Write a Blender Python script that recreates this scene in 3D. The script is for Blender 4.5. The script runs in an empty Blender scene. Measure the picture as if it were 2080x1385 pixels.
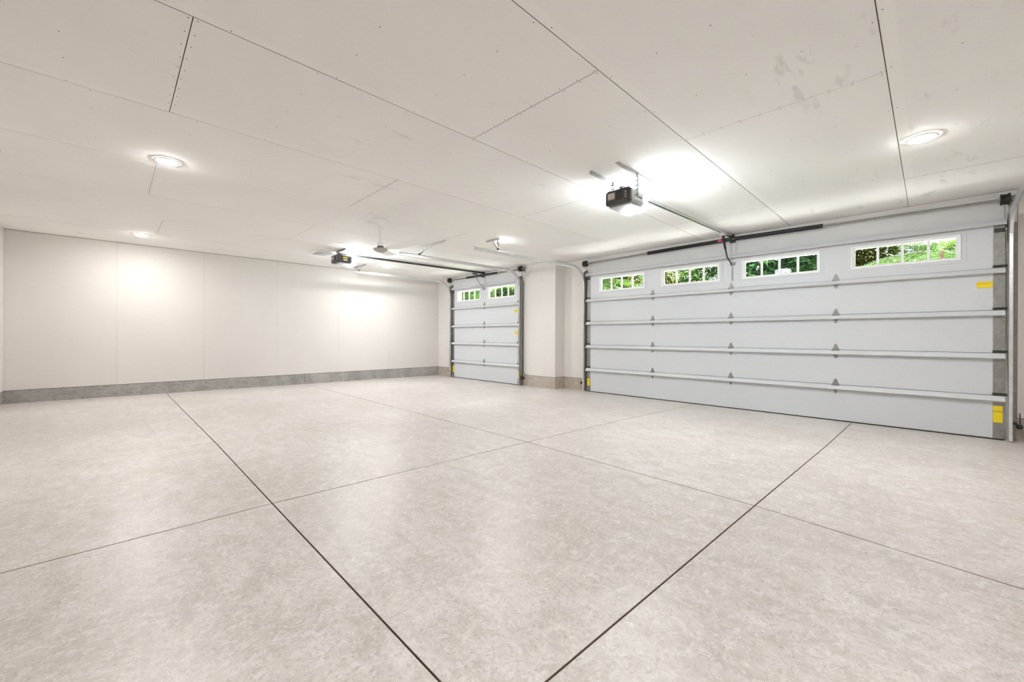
import bpy, bmesh, math, random
from mathutils import Vector, Matrix

random.seed(7)
scene = bpy.context.scene
COL = scene.collection

# ---------------------------------------------------------------- camera
FPX, YAW, ROLL, CY, EYE = 829.254, math.radians(45.6795), 0.0039, -8.494, 1.08
fw = Vector((-math.sin(YAW), math.cos(YAW), 0))
r0 = Vector((math.cos(YAW), math.sin(YAW), 0))
u0 = Vector((0, 0, 1))
rt = r0 * math.cos(ROLL) + u0 * math.sin(ROLL)
up = -r0 * math.sin(ROLL) + u0 * math.cos(ROLL)
cam_data = bpy.data.cameras.new('camera')
cam_data.sensor_fit = 'HORIZONTAL'
cam_data.sensor_width = 36.0
cam_data.lens = FPX / 2080.0 * 36.0
cam_data.shift_y = CY / 2080.0
cam_data.clip_start = 0.02
cam_data.clip_end = 300
cam = bpy.data.objects.new('camera', cam_data)
COL.objects.link(cam)
M = Matrix((rt, up, -fw)).transposed().to_4x4()
M.translation = Vector((0, 0, EYE))
cam.matrix_world = M
scene.camera = cam

# ---------------------------------------------------------------- light and exposure
scene.view_settings.view_transform = 'Standard'
scene.view_settings.look = 'None'
scene.view_settings.gamma = 1.0
scene.view_settings.use_curve_mapping = False
scene.view_settings.exposure = 0.53
scene.cycles.use_denoising = True
scene.cycles.max_bounces = 8
scene.cycles.diffuse_bounces = 5
scene.cycles.glossy_bounces = 4
scene.cycles.adaptive_threshold = 0.07
scene.cycles.transparent_max_bounces = 12
scene.cycles.sample_clamp_indirect = 14.0

DISC_LIGHT = 325.0      # radiance of the recessed ceiling lights
DISC_TINT = (1.0, 0.99, 0.975)
OPENER_LIGHT = 118.0     # radiance of the opener lamp lenses
OPENER_TINT = (0.87, 0.95, 1.0)
SUN_ELEV, SUN_AZ = 60.0, 10.0

world = bpy.data.worlds.new('sky')
scene.world = world
world.use_nodes = True
wn, wl = world.node_tree.nodes, world.node_tree.links
bg = wn['Background']
sky = wn.new('ShaderNodeTexSky')
sky.sky_type = 'NISHITA'
sky.sun_disc = False
sky.sun_elevation = math.radians(SUN_ELEV)
sky.sun_rotation = math.radians(SUN_AZ)
sky.air_density = 1.0
sky.dust_density = 3.0
wl.new(sky.outputs[0], bg.inputs[0])
bg.inputs[1].default_value = 0.14
sun_d = bpy.data.lights.new('sun', 'SUN')
sun_d.energy = 85.0
sun_d.angle = 0.01
sun_d.color = (1, 0.975, 0.94)
sun = bpy.data.objects.new('sun', sun_d)
COL.objects.link(sun)
# high sun on the door side: it lights the driveway, the eave keeps it off the windows
sd = Vector((0.15, 0.5, 0.9)).normalized()
sun.rotation_euler = sd.to_track_quat('Z', 'Y').to_euler()
sun.location = (3, 20, 25)

# ---------------------------------------------------------------- room dimensions (metres)
SLOPE = 0.0059            # floor falls towards the doors
XL, XR = -10.018, 1.62    # left and right walls
YB = -1.217               # back wall
YS = 6.775                # wall of the single door
YD = 7.085                # wall of the double door
XRET = -5.615             # return between them
HC = 2.721                # ceiling
ZK = 0.2075               # top of the concrete curb
FS, FD = 6.725, 7.02      # inner faces of the two doors
def fz(y): return -SLOPE * y

# ---------------------------------------------------------------- helpers
class MB:
    def __init__(s): s.v, s.f, s.sm = [], [], []
    def add(s, vs, fs, smooth=False):
        o = len(s.v)
        s.v += [tuple(p) for p in vs]
        s.f += [tuple(i + o for i in q) for q in fs]
        s.sm += [smooth] * len(fs)
        return s
    def box(s, x0, x1, y0, y1, z0, z1):
        vs = [(x0,y0,z0),(x1,y0,z0),(x1,y1,z0),(x0,y1,z0),(x0,y0,z1),(x1,y0,z1),(x1,y1,z1),(x0,y1,z1)]
        return s.add(vs, [(3,2,1,0),(4,5,6,7),(0,1,5,4),(1,2,6,5),(2,3,7,6),(3,0,4,7)])
    def hexa(s, low, high):
        n = len(low)
        vs = list(low) + list(high)
        fs = [tuple(range(n - 1, -1, -1)), tuple(range(n, 2 * n))]
        for i in range(n):
            j = (i + 1) % n
            fs.append((i, j, n + j, n + i))
        return s.add(vs, fs)
    def prism(s, prof, axis, a0, a1):
        """extrude a closed 2-D profile along one axis; the profile holds the two other coordinates in order"""
        def mk(p, a):
            if axis == 'X': return (a, p[0], p[1])
            if axis == 'Y': return (p[0], a, p[1])
            return (p[0], p[1], a)
        return s.hexa([mk(p, a0) for p in prof], [mk(p, a1) for p in prof])
    def tube(s, pts, r, n=10, caps=True):
        pts = [Vector(p) for p in pts]
        rs = r if isinstance(r, (list, tuple)) else [r] * len(pts)
        rings, vs, fs = [], [], []
        for i, p in enumerate(pts):
            d = (pts[min(i + 1, len(pts) - 1)] - pts[max(i - 1, 0)]).normalized()
            a = d.orthogonal() if abs(d.z) > .95 else d.cross(Vector((0, 0, 1)))
            a.normalize(); b = d.cross(a)
            for k in range(n):
                t = 2 * math.pi * k / n
                vs.append(p + (a * math.cos(t) + b * math.sin(t)) * rs[i])
        for i in range(len(pts) - 1):
            for k in range(n):
                k2 = (k + 1) % n
                fs.append((i*n+k, i*n+k2, (i+1)*n+k2, (i+1)*n+k))
        s.add(vs, fs, True)
        if caps:
            s.add(vs[:n], [tuple(range(n))]); s.add(vs[-n:], [tuple(range(n - 1, -1, -1))])
        return s
    def lathe(s, prof, c=(0, 0, 0), n=32, axis='Z', smooth=True):
        vs, fs = [], []
        for (r, h) in prof:
            for k in range(n):
                t = 2 * math.pi * k / n
                x, y = r * math.cos(t), r * math.sin(t)
                p = (x, y, h) if axis == 'Z' else ((h, x, y) if axis == 'X' else (x, h, y))
                vs.append((c[0] + p[0], c[1] + p[1], c[2] + p[2]))
        for i in range(len(prof) - 1):
            for k in range(n):
                k2 = (k + 1) % n
                fs.append((i*n+k, i*n+k2, (i+1)*n+k2, (i+1)*n+k))
        return s.add(vs, fs, smooth)
    def sweep_yz(s, path, prof, x, n_flip=1):
        """sweep a closed profile (u along X, v along the path normal) over a path in the YZ plane"""
        m, vs, fs = len(prof), [], []
        for i, (y, z) in enumerate(path):
            ya, za = path[max(i - 1, 0)]; yb, zb = path[min(i + 1, len(path) - 1)]
            t = Vector((yb - ya, zb - za)).normalized()
            nx, nz = -t.y * n_flip, t.x * n_flip
            for (u, v) in prof:
                vs.append((x + u, y + nx * v, z + nz * v))
        for i in range(len(path) - 1):
            for k in range(m):
                k2 = (k + 1) % m
                fs.append((i*m+k, i*m+k2, (i+1)*m+k2, (i+1)*m+k))
        s.add(vs, fs)
        s.add(vs[:m], [tuple(range(m))]); s.add(vs[-m:], [tuple(range(m - 1, -1, -1))])
        return s
    def mesh(s, name):
        me = bpy.data.meshes.new(name)
        me.from_pydata(s.v, [], s.f)
        me.polygons.foreach_set('use_smooth', s.sm)
        bm = bmesh.new(); bm.from_mesh(me)
        bmesh.ops.recalc_face_normals(bm, faces=bm.faces)
        bm.to_mesh(me); bm.free()
        me.update()
        return me
    def build(s, name, mat, parent=None, bevel=0.0, seg=2):
        o = bpy.data.objects.new(name, s.mesh(name))
        COL.objects.link(o)
        o.data.materials.append(mat)
        if parent is not None: o.parent = parent
        if bevel:
            b = o.modifiers.new('edge', 'BEVEL'); b.width = bevel; b.segments = seg
            b.limit_method = 'ANGLE'; b.angle_limit = math.radians(40); b.harden_normals = False
        return o

def box(name, mat, parent, x0, x1, y0, y1, z0, z1, bevel=0.0, seg=2):
    return MB().box(x0, x1, y0, y1, z0, z1).build(name, mat, parent, bevel, seg)
def tag(o, label=None, cat=None, group=None, kind=None):
    if label: o['label'] = label
    if cat: o['category'] = cat
    if group: o['group'] = group
    if kind: o['kind'] = kind
    return o
def empty(name, loc=(0, 0, 0), rz=0.0):
    o = bpy.data.objects.new(name, None); COL.objects.link(o)
    o.location = loc; o.rotation_euler = (0, 0, rz); o.empty_display_size = .1
    return o
def copy_tree(o, parent=None):
    c = o.copy(); COL.objects.link(c); c.parent = parent
    for ch in list(o.children): copy_tree(ch, c)
    return c

# ---------------------------------------------------------------- materials
def mat_base(name):
    m = bpy.data.materials.new(name); m.use_nodes = True
    n, l = m.node_tree.nodes, m.node_tree.links
    return m, n, l, n['Principled BSDF']
def plain(name, col, rough=.5, metal=0.0, noise=0.0, scale=20.0, bump=0.0, spec=None, coords='Object'):
    m, n, l, p = mat_base(name)
    p.inputs['Base Color'].default_value = (*col, 1)
    p.inputs['Roughness'].default_value = rough
    p.inputs['Metallic'].default_value = metal
    if spec is not None: p.inputs['Specular IOR Level'].default_value = spec
    if noise or bump:
        tc = n.new('ShaderNodeTexCoord'); nz = n.new('ShaderNodeTexNoise')
        nz.inputs['Scale'].default_value = scale; nz.inputs['Detail'].default_value = 5
        l.new(tc.outputs[coords], nz.inputs['Vector'])
        if noise:
            cr = n.new('ShaderNodeValToRGB')
            a = [max(0, c * (1 - noise)) for c in col]; b = [min(1, c * (1 + noise)) for c in col]
            cr.color_ramp.elements[0].position = .3; cr.color_ramp.elements[0].color = (*a, 1)
            cr.color_ramp.elements[1].position = .7; cr.color_ramp.elements[1].color = (*b, 1)
            l.new(nz.outputs[0], cr.inputs[0]); l.new(cr.outputs[0], p.inputs['Base Color'])
        if bump:
            bp = n.new('ShaderNodeBump'); bp.inputs['Strength'].default_value = bump; bp.inputs['Distance'].default_value = .01
            l.new(nz.outputs[0], bp.inputs['Height']); l.new(bp.outputs[0], p.inputs['Normal'])
    return m
def emit(name, col, strength):
    m, n, l, p = mat_base(name)
    p.inputs['Base Color'].default_value = (.9, .9, .9, 1)
    p.inputs['Emission Color'].default_value = (*col, 1)
    p.inputs['Emission Strength'].default_value = strength
    return m

def mix_rgb(n, l, fac, a, b, mode='MIX'):
    mx = n.new('ShaderNodeMix'); mx.data_type = 'RGBA'; mx.blend_type = mode
    for sock, v in ((mx.inputs[0], fac), (mx.inputs[6], a), (mx.inputs[7], b)):
        if hasattr(v, 'is_output') or isinstance(v, bpy.types.NodeSocket): l.new(v, sock)
        elif isinstance(v, (int, float)): sock.default_value = v
        else: sock.default_value = (*v, 1)
    return mx.outputs[2]
def noise_node(n, l, vec, scale, detail=4, rough=.55, stretch=None):
    if stretch:
        mp = n.new('ShaderNodeMapping'); mp.inputs['Scale'].default_value = stretch
        l.new(vec, mp.inputs[0]); vec = mp.outputs[0]
    nz = n.new('ShaderNodeTexNoise'); nz.inputs['Scale'].default_value = scale
    nz.inputs['Detail'].default_value = detail; nz.inputs['Roughness'].default_value = rough
    l.new(vec, nz.inputs['Vector'])
    return nz.outputs[0]
def ramp(n, l, fac, stops):
    cr = n.new('ShaderNodeValToRGB')
    e = cr.color_ramp.elements
    while len(e) < len(stops): e.new(.5)
    for k, (p, c) in enumerate(stops):
        e[k].position = p; e[k].color = (*c, 1) if not isinstance(c, (int, float)) else (c, c, c, 1)
    l.new(fac, cr.inputs[0])
    return cr.outputs[0]

def make_drywall(name, col, scuff=0.0, edge=True):
    m, n, l, p = mat_base(name)
    tc = n.new('ShaderNodeTexCoord'); V = tc.outputs['Object']
    big = noise_node(n, l, V, .9, 3)
    fine = noise_node(n, l, V, 60, 2)
    c = ramp(n, l, big, [(.3, tuple(x * .965 for x in col)), (.7, tuple(min(1, x * 1.02) for x in col))])
    c = mix_rgb(n, l, ramp(n, l, fine, [(.3, 0.0), (.75, .10)]), c, tuple(x * .88 for x in col))
    if scuff:
        st = noise_node(n, l, V, 2.4, 6, .62, (3.2, .9, 1))
        msk = noise_node(n, l, V, .55, 2)
        a = ramp(n, l, st, [(.60, 0.0), (.70, scuff)])
        b = ramp(n, l, msk, [(.50, 0.0), (.62, 1.0)])
        ab = mix_rgb(n, l, 1.0, a, b, 'MULTIPLY')
        c = mix_rgb(n, l, ab, c, tuple(x * .62 for x in col))
    if edge:   # paler folded paper along the long edges of each board
        sx = n.new('ShaderNodeSeparateXYZ'); l.new(tc.outputs['Generated'], sx.inputs[0])
        e = ramp(n, l, sx.outputs[0], [(.0, .0), (.004, .25), (.05, .25), (.056, 0.0)])
        c = mix_rgb(n, l, e, c, (1, .97, .93))
    l.new(c, p.inputs['Base Color'])
    p.inputs['Roughness'].default_value = .82
    p.inputs['Specular IOR Level'].default_value = .25
    return m

M_CEIL = make_drywall('ceiling drywall', (.925, .908, .882), .5)
M_WALL = make_drywall('wall drywall', (.745, .712, .675), 0.0, False)
M_BACK = plain('framing behind boards', (.30, .25, .20), .9)
M_CORE = plain('dusty gypsum edge', (.44, .405, .37), .9)
M_SCREW = plain('screw heads', (.10, .09, .085), .6, .3)
M_WSCREW = plain('wall screw heads', (.42, .38, .34), .6, .2)

def make_floor():
    m, n, l, p = mat_base('sealed concrete')
    tc = n.new('ShaderNodeTexCoord'); V = tc.outputs['Object']
    big = noise_node(n, l, V, .8, 3, .6)
    mid = noise_node(n, l, V, 4.5, 4, .65, (1.0, 1.9, 1))
    sw = noise_node(n, l, V, 16, 3, .7, (1.3, .8, 1))
    fine = noise_node(n, l, V, 55, 3, .7)
    c = ramp(n, l, big, [(.28, (.59, .528, .485)), (.5, (.705, .657, .622)), (.72, (.785, .748, .726))])
    c = mix_rgb(n, l, ramp(n, l, mid, [(.36, .7), (.58, 0.0)]), c, (.55, .50, .46))
    c = mix_rgb(n, l, ramp(n, l, sw, [(.52, 0.0), (.68, .5)]), c, (.88, .865, .85))
    c = mix_rgb(n, l, ramp(n, l, fine, [(.34, .5), (.46, 0.0)]), c, (.44, .385, .34))
    vo = n.new('ShaderNodeTexVoronoi'); vo.inputs['Scale'].default_value = 7; l.new(V, vo.inputs['Vector'])
    c = mix_rgb(n, l, ramp(n, l, vo.outputs['Distance'], [(.022, .75), (.04, 0.0)]), c, (.22, .17, .13))
    # trowel marks: thin curved pale and dark strokes
    tw = n.new('ShaderNodeTexNoise'); tw.inputs['Scale'].default_value = 9; tw.inputs['Detail'].default_value = 3
    tw.inputs['Distortion'].default_value = 2.6; l.new(V, tw.inputs['Vector'])
    c = mix_rgb(n, l, ramp(n, l, tw.outputs[0], [(.47, 0.0), (.495, .5), (.52, 0.0)]), c, (.93, .915, .90))
    t2 = n.new('ShaderNodeTexNoise'); t2.inputs['Scale'].default_value = 14; t2.inputs['Detail'].default_value = 3
    t2.inputs['Distortion'].default_value = 1.8; l.new(V, t2.inputs['Vector'])
    c = mix_rgb(n, l, ramp(n, l, t2.outputs[0], [(.56, 0.0), (.60, .42), (.65, 0.0)]), c, (.48, .42, .37))
    l.new(c, p.inputs['Base Color'])
    r = ramp(n, l, mid, [(.3, .30), (.7, .42)])
    l.new(r, p.inputs['Roughness'])
    p.inputs['Specular IOR Level'].default_value = .55
    return m
M_FLOOR = make_floor()
M_JOINT = plain('joint bottom', (.27, .19, .14), .95)

def make_curb():
    m, n, l, p = mat_base('cast concrete curb')
    tc = n.new('ShaderNodeTexCoord'); V = tc.outputs['Object']
    a = noise_node(n, l, V, 2.2, 6, .65); b = noise_node(n, l, V, 14, 5, .6, (1, 1, 2.2))
    c = ramp(n, l, a, [(.3, (.27, .255, .24)), (.55, (.41, .395, .375)), (.75, (.50, .48, .455))])
    c = mix_rgb(n, l, ramp(n, l, b, [(.36, .55), (.5, 0.0)]), c, (.23, .21, .19))
    vo = n.new('ShaderNodeTexVoronoi'); vo.inputs['Scale'].default_value = 6; l.new(V, vo.inputs['Vector'])
    c = mix_rgb(n, l, ramp(n, l, vo.outputs['Distance'], [(.04, .7), (.07, 0.0)]), c, (.14, .12, .11))
    l.new(c, p.inputs['Base Color']); p.inputs['Roughness'].default_value = .85
    bp = n.new('ShaderNodeBump'); bp.inputs['Strength'].default_value = .25; bp.inputs['Distance'].default_value = .01
    l.new(b, bp.inputs['Height']); l.new(bp.outputs[0], p.inputs['Normal'])
    return m
M_CURB = make_curb()
M_CURBTAN = plain('tan concrete curb', (.46, .40, .345), .85, 0, .14, 9, .2)
M_DOOR = plain('white steel door skin', (.645, .66, .685), .45, 0, .015, 40, .05)
M_WHITE = plain('white window trim', (.88, .88, .885), .4)
M_HEADER = plain('primed header board', (.66, .66, .655), .6, 0, .03, 5)
M_TRIM = plain('bare wood batten', (.40, .325, .265), .8, 0, .10, 6)
M_JAMB = plain('primed jamb board', (.72, .68, .64), .6, 0, .03, 6)
M_WOODRAW = plain('raw wood block', (.42, .30, .21), .8, 0, .2, 25)
def make_galv(name, a, b, rough):
    m, n, l, p = mat_base(name)
    tc = n.new('ShaderNodeTexCoord'); vo = n.new('ShaderNodeTexVoronoi'); vo.inputs['Scale'].default_value = 38
    l.new(tc.outputs['Object'], vo.inputs['Vector'])
    nz = noise_node(n, l, tc.outputs['Object'], 9, 4)
    c = ramp(n, l, vo.outputs['Color'], [(.1, a), (.9, b)])
    c = mix_rgb(n, l, ramp(n, l, nz, [(.4, 0.0), (.7, .35)]), c, tuple(x * .75 for x in a))
    l.new(c, p.inputs['Base Color']); p.inputs['Metallic'].default_value = .85; p.inputs['Roughness'].default_value = rough
    return m
M_GALV = make_galv('galvanised steel', (.50, .50, .495), (.62, .62, .61), .42)
M_STILE = make_galv('dull galvanised steel', (.285, .28, .265), (.37, .365, .35), .5)
M_STRUT = make_galv('strut steel', (.56, .56, .55), (.64, .64, .63), .36)
M_TRACK = make_galv('track steel', (.70, .71, .72), (.80, .81, .82), .28)
M_DARK = plain('dark oiled steel', (.055, .055, .05), .45, .5)
M_BLACK = plain('black spring steel', (.018, .018, .018), .42, .3)
M_BLKPL = plain('black plastic', (.02, .02, .02), .5)
M_DKGREY = plain('charcoal plastic housing', (.060, .058, .055), .45)
M_GREY = plain('silver grey housing', (.36, .36, .36), .45, .2)
M_LGREY = plain('light grey plastic', (.55, .55, .55), .5)
M_SEAL = plain('black rubber seal', (.02, .018, .016), .7)
M_FAN = plain('white enamel', (.94, .945, .94), .35)
M_FANHUB = plain('grey enamel', (.50, .47, .45), .4)
M_RED = plain('red plastic handle', (.55, .05, .06), .45)
M_ROPE = plain('pale red cord', (.70, .45, .42), .8)
M_PURPLE = plain('dark violet wire sleeve', (.06, .03, .10), .6)
M_PANEL = plain('control label', (.58, .52, .47), .6, 0, .25, 60)
M_YELLOW = None
def make_yellow():
    m, n, l, p = mat_base('yellow warning sticker')
    tc = n.new('ShaderNodeTexCoord'); sx = n.new('ShaderNodeSeparateXYZ'); l.new(tc.outputs['Generated'], sx.inputs[0])
    c = ramp(n, l, sx.outputs[2], [(.0, (.86, .66, .01)), (.30, (.86, .66, .01)), (.60, (.86, .66, .01)), (.62, (.62, .44, .02)), (.70, (.62, .44, .02)), (.72, (.86, .66, .01))])
    l.new(c, p.inputs['Base Color']); p.inputs['Roughness'].default_value = .5
    return m
M_YELLOW = make_yellow()
M_DISC = emit('lit ceiling lens', DISC_TINT, DISC_LIGHT)
M_LENS = emit('lit opener lens', OPENER_TINT, OPENER_LIGHT)
def make_glass():
    m, n, l, p = mat_base('window glass')
    n.remove(p)
    out = n['Material Output']
    t = n.new('ShaderNodeBsdfTransparent'); t.inputs[0].default_value = (.93, .95, .94, 1)
    g = n.new('ShaderNodeBsdfGlossy'); g.inputs['Roughness'].default_value = .03
    f = n.new('ShaderNodeFresnel'); f.inputs[0].default_value = 1.15
    mx = n.new('ShaderNodeMixShader')
    l.new(f.outputs[0], mx.inputs[0]); l.new(t.outputs[0], mx.inputs[1]); l.new(g.outputs[0], mx.inputs[2])
    l.new(mx.outputs[0], out.inputs[0])
    return m
M_GLASS = make_glass()
def make_leaf(name, stops, scale=1.6):
    m, n, l, p = mat_base(name)
    tc = n.new('ShaderNodeTexCoord')
    a = noise_node(n, l, tc.outputs['Object'], scale, 6, .75)
    l.new(ramp(n, l, a, stops), p.inputs['Base Color'])
    p.inputs['Roughness'].default_value = .42
    tr = n.new('ShaderNodeBsdfTranslucent'); mx = n.new('ShaderNodeMixShader'); mx.inputs[0].default_value = .4
    l.new(p.inputs['Base Color'].links[0].from_socket, tr.inputs[0])
    l.new(p.outputs[0], mx.inputs[1]); l.new(tr.outputs[0], mx.inputs[2]); l.new(mx.outputs[0], n['Material Output'].inputs[0])
    return m
M_LEAF = [make_leaf('deep green leaves', [(.32, (0.0043, 0.0215, 0.0051)), (.48, (0.0151, 0.0558, 0.0086)), (.62, (0.0515, 0.1115, 0.0129)), (.75, (0.1287, 0.1630, 0.0215))]),
          make_leaf('bright green leaves', [(.30, (0.0054, 0.0182, 0.0028)), (.47, (0.0182, 0.0508, 0.0054)), (.60, (0.0454, 0.0817, 0.0091)), (.74, (0.0998, 0.0998, 0.0109))]),
          make_leaf('bluish green leaves', [(.30, (.008, .030, .016)), (.47, (.03, .085, .035)), (.62, (.09, .17, .055)), (.75, (.22, .26, .09))]),
          make_leaf('bronze green leaves', [(.30, (0.0119, 0.0158, 0.0040)), (.47, (0.0396, 0.0515, 0.0079)), (.60, (0.1188, 0.0792, 0.0119)), (.74, (0.1980, 0.0871, 0.0198))])]
M_BARK = plain('brown bark', (.13, .09, .06), .9, 0, .3, 12, .5)
M_GRASS = plain('lawn', (.10, .20, .04), .9, 0, .4, 3)
M_DRIVE = plain('driveway concrete', (.72, .715, .70), .85, 0, .06, 3)
M_STUCCO = plain('outside wall', (.62, .58, .52), .9)

# ---------------------------------------------------------------- floor: slabs between saw cuts
base = MB().hexa([(XL-.3,YB-.3,-.30),(XR+.3,YB-.3,-.30),(XR+.3,7.35,-.30),(XL-.3,7.35,-.30)],
                 [(XL-.3,YB-.3,fz(YB)-.012),(XR+.3,YB-.3,fz(YB)-.012),(XR+.3,7.35,fz(7.35)-.012),(XL-.3,7.35,fz(7.35)-.012)]).build('floor', M_JOINT)
tag(base, 'beige mottled concrete garage floor with dark saw-cut joints', 'floor', kind='structure')
rows = [  # nodes of the joint grid, back to front: (x, y)
    [(XL-.05,YB-.05),(-7.36,YB-.05),(-5.07,YB-.05),(-2.90,YB-.05),(-.885,YB-.05),(XR+.05,YB-.05)],
    [(XL-.05,.716),(-7.41,.73),(-5.083,.745),(-2.975,.740),(-.848,.738),(XR+.05,.735)],
    [(XL-.05,3.144),(-7.52,3.13),(-5.150,3.118),(-2.937,3.096),(-.799,3.007),(XR+.05,2.665)],
    [(XL-.05,5.28),(-7.52,5.285),(-5.06,5.31),(-2.86,5.262),(-.745,5.262),(XR+.05,4.80)],
    [(XL-.05,7.33),(-7.52,7.33),(-5.05,7.33),(-2.735,7.33),(-.720,7.33),(XR+.05,7.33)]]
gx = [0, .0026, .0032, .0044, .0038, 0]      # half widths of the cuts along Y
gy = [0, .0038, .0046, .0028, 0]             # half widths of the cuts along X
for j in range(4):
    for i in range(5):
        q = [rows[j][i], rows[j][i+1], rows[j+1][i+1], rows[j+1][i]]
        ins = [(gx[i], gy[j]), (-gx[i+1], gy[j]), (-gx[i+1], -gy[j+1]), (gx[i], -gy[j+1])]
        pts = [(p[0] + d[0], p[1] + d[1]) for p, d in zip(q, ins)]
        b = .0015
        cx = sum(p[0] for p in pts) / 4; cy = sum(p[1] for p in pts) / 4
        top = [(x + math.copysign(b, cx - x), y + math.copysign(b, cy - y), fz(y)) for x, y in pts]
        mid = [(x, y, fz(y) - b) for x, y in pts]
        low = [(x, y, fz(y) - .0125) for x, y in pts]
        mb = MB()
        vs = low + mid + top
        fs = [(3,2,1,0), (8,9,10,11)]
        for k in range(4):
            k2 = (k + 1) % 4
            fs += [(k, k2, 4+k2, 4+k), (4+k, 4+k2, 8+k2, 8+k)]
        so = mb.add(vs, fs).build('concrete_slab', M_FLOOR, base)
        so.data.materials.append(M_JOINT)
        for pl in so.data.polygons:
            if abs(pl.normal.z) < .3: pl.material_index = 1

# ---------------------------------------------------------------- ceiling boards
ceil = box('ceiling', M_BACK, None, XL-.25, XR+.25, YB-.25, YD+.25, HC+.014, HC+.20)
tag(ceil, 'unfinished off-white drywall ceiling with visible board joints and screws', 'ceiling', kind='structure')
cx_lines = [XL, -8.86, -7.63, -6.395, -5.165, -3.915, -2.658, -1.430, -.192, 1.05, XR]
butts = [[.29, 4.0], [2.13, 5.87], [.29, 4.0], [2.13, 5.87], [.29, 4.0], [2.13, 5.87], [.29, 4.0], [2.13, 5.85], [3.40], [2.13, 5.83], [.29, 4.0]]
screws = MB()
def disc_down(mb, x, y, z, r):
    n = 6
    mb.add([(x + r*math.cos(2*math.pi*k/n), y + r*math.sin(2*math.pi*k/n), z) for k in range(n)] + [(x, y, z + .001)],
           [tuple(range(n - 1, -1, -1))])
rnd = random.Random(3)
# column butt joints as seen, left to right: the list above runs from the left wall
col_butts = {0: [.29, 4.0], 1: [2.13, 5.87], 2: [.72, 4.4], 3: [.29, 4.0], 4: [2.13, 5.87], 5: [.29, 4.0], 6: [2.13, 5.85], 7: [3.40], 8: [2.13, 5.84], 9: [.29, 4.0]}
col_butts[2] = [2.14, 5.87]; col_butts[1] = [.5, 4.2]; col_butts[0] = [2.1, 5.8]
# boards sag by a millimetre or two and lie unevenly, so the joints read as in the photo
for i in range(len(cx_lines) - 1):
    xa, xb = cx_lines[i], cx_lines[i+1]
    ys = [YB - .02] + col_butts[i] + [YD + .02]
    for k in range(len(ys) - 1):
        ya, yb = ys[k], ys[k+1]
        dz = rnd.uniform(-.0007, .0007)
        g = .0016 if i < 5 else .0024
        gb_ = .0013 if i < 4 else .0022
        mb = MB()
        # tapered long edges: 45 mm wide, 1.5 mm deep
        z0 = HC + dz
        prof = [(xa + g, z0 + .0022), (xa + .055, z0), (xb - .055, z0), (xb - g, z0 + .0022), (xb - g, z0 + .0135), (xa + g, z0 + .0135)]
        mb.prism(prof, 'Y', ya + (gb_ if k else 0), yb - gb_)
        bo = mb.build('drywall_board', M_CEIL, ceil)
        bo.data.materials.append(M_CORE)
        for pl in bo.data.polygons:
            if abs(pl.normal.z) < .3: pl.material_index = 1
        # screws: rows of joists every 0.61 m
        nj = int(round((yb - ya) / .61))
        for q in range(nj + 1):
            y = ya + (yb - ya) * q / max(nj, 1)
            edge = (q in (0, nj))
            y2 = y + (.018 if q == 0 else (-.018 if q == nj else 0))
            m_ = 9 if edge else 4
            for t in range(m_ + 1):
                x = xa + .022 + (xb - xa - .044) * t / m_ + rnd.uniform(-.01, .01) * (0 < t < m_)
                disc_down(screws, x, y2 + rnd.uniform(-.006, .006), z0 - .0006 + (.0015 if t in (0, m_) else 0), .0042)
tag(screws.build('screw_heads', M_SCREW, ceil), kind='stuff')

# ---------------------------------------------------------------- walls
wscrew = {}
def wall_screws_x(mb, x, ys, zs, sgn):      # screws on a wall facing +X
    for y in ys:
        for z in zs:
            n = 6; r = .0042
            zz = z + rnd.uniform(-.03, .03)
            mb.add([(x + sgn*.0007, y + r*math.cos(2*math.pi*k/n), zz + r*math.sin(2*math.pi*k/n)) for k in range(n)], [tuple(range(n))])
def wall_screws_y(mb, y, xs, zs):
    for x in xs:
        for z in zs:
            n = 6; r = .0042
            zz = z + rnd.uniform(-.03, .03)
            mb.add([(x + r*math.cos(2*math.pi*k/n), y - .0007, zz + r*math.sin(2*math.pi*k/n)) for k in range(n)], [tuple(range(n))])
ZR = [.25 + .27 * k for k in range(10)]

wl_ = box('wall_left', M_BACK, None, XL - .25, XL - .013, YB - .25, YS + .25, ZK + .004, HC + .0139)
tag(wl_, 'long cream drywall side wall above a grey concrete curb', 'wall', kind='structure')
seams = [YB, .041, 1.284, 2.572, 3.895, 5.207, YS]
sm_ = MB()
for k in range(len(seams) - 1):
    a, b = seams[k], seams[k+1]
    box('drywall_board', M_WALL, wl_, XL - .013, XL + rnd.uniform(-.0008, .0006), a + .0008, b - .0008, ZK + .005, HC - .004)
    wall_screws_x(sm_, XL, [a + .02, b - .02], ZR, 1)
    wall_screws_x(sm_, XL, [a + (b - a) / 2], ZR[::2], 1)
    for t in range(1, 6):
        wall_screws_x(sm_, XL, [a + (b - a) * t / 6], [ZK + .04, HC - .04], 1)
tag(sm_.build('screw_heads', M_WSCREW, wl_), kind='stuff')
def curb(name, mat, label, x0, x1, y0, y1):
    ylo, yhi = y0, y1
    o = MB().hexa([(x0,ylo,fz(ylo)-.05),(x1,ylo,fz(ylo)-.05),(x1,yhi,fz(yhi)-.05),(x0,yhi,fz(yhi)-.05)],
                  [(x0,ylo,ZK),(x1,ylo,ZK),(x1,yhi,ZK),(x0,yhi,ZK)]).build(name, mat, None, .004)
    return tag(o, label, 'curb', kind='structure')
curb('baseboard_left', M_CURB, 'grey concrete curb along the foot of the long left wall, stained', XL - .2, XL - .006, YB - .2, 3.135)
curb('baseboard_left_far', M_CURB, 'grey concrete curb along the left wall beyond its vertical crack', XL - .2, XL - .005, 3.141, YS + .2)

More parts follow.
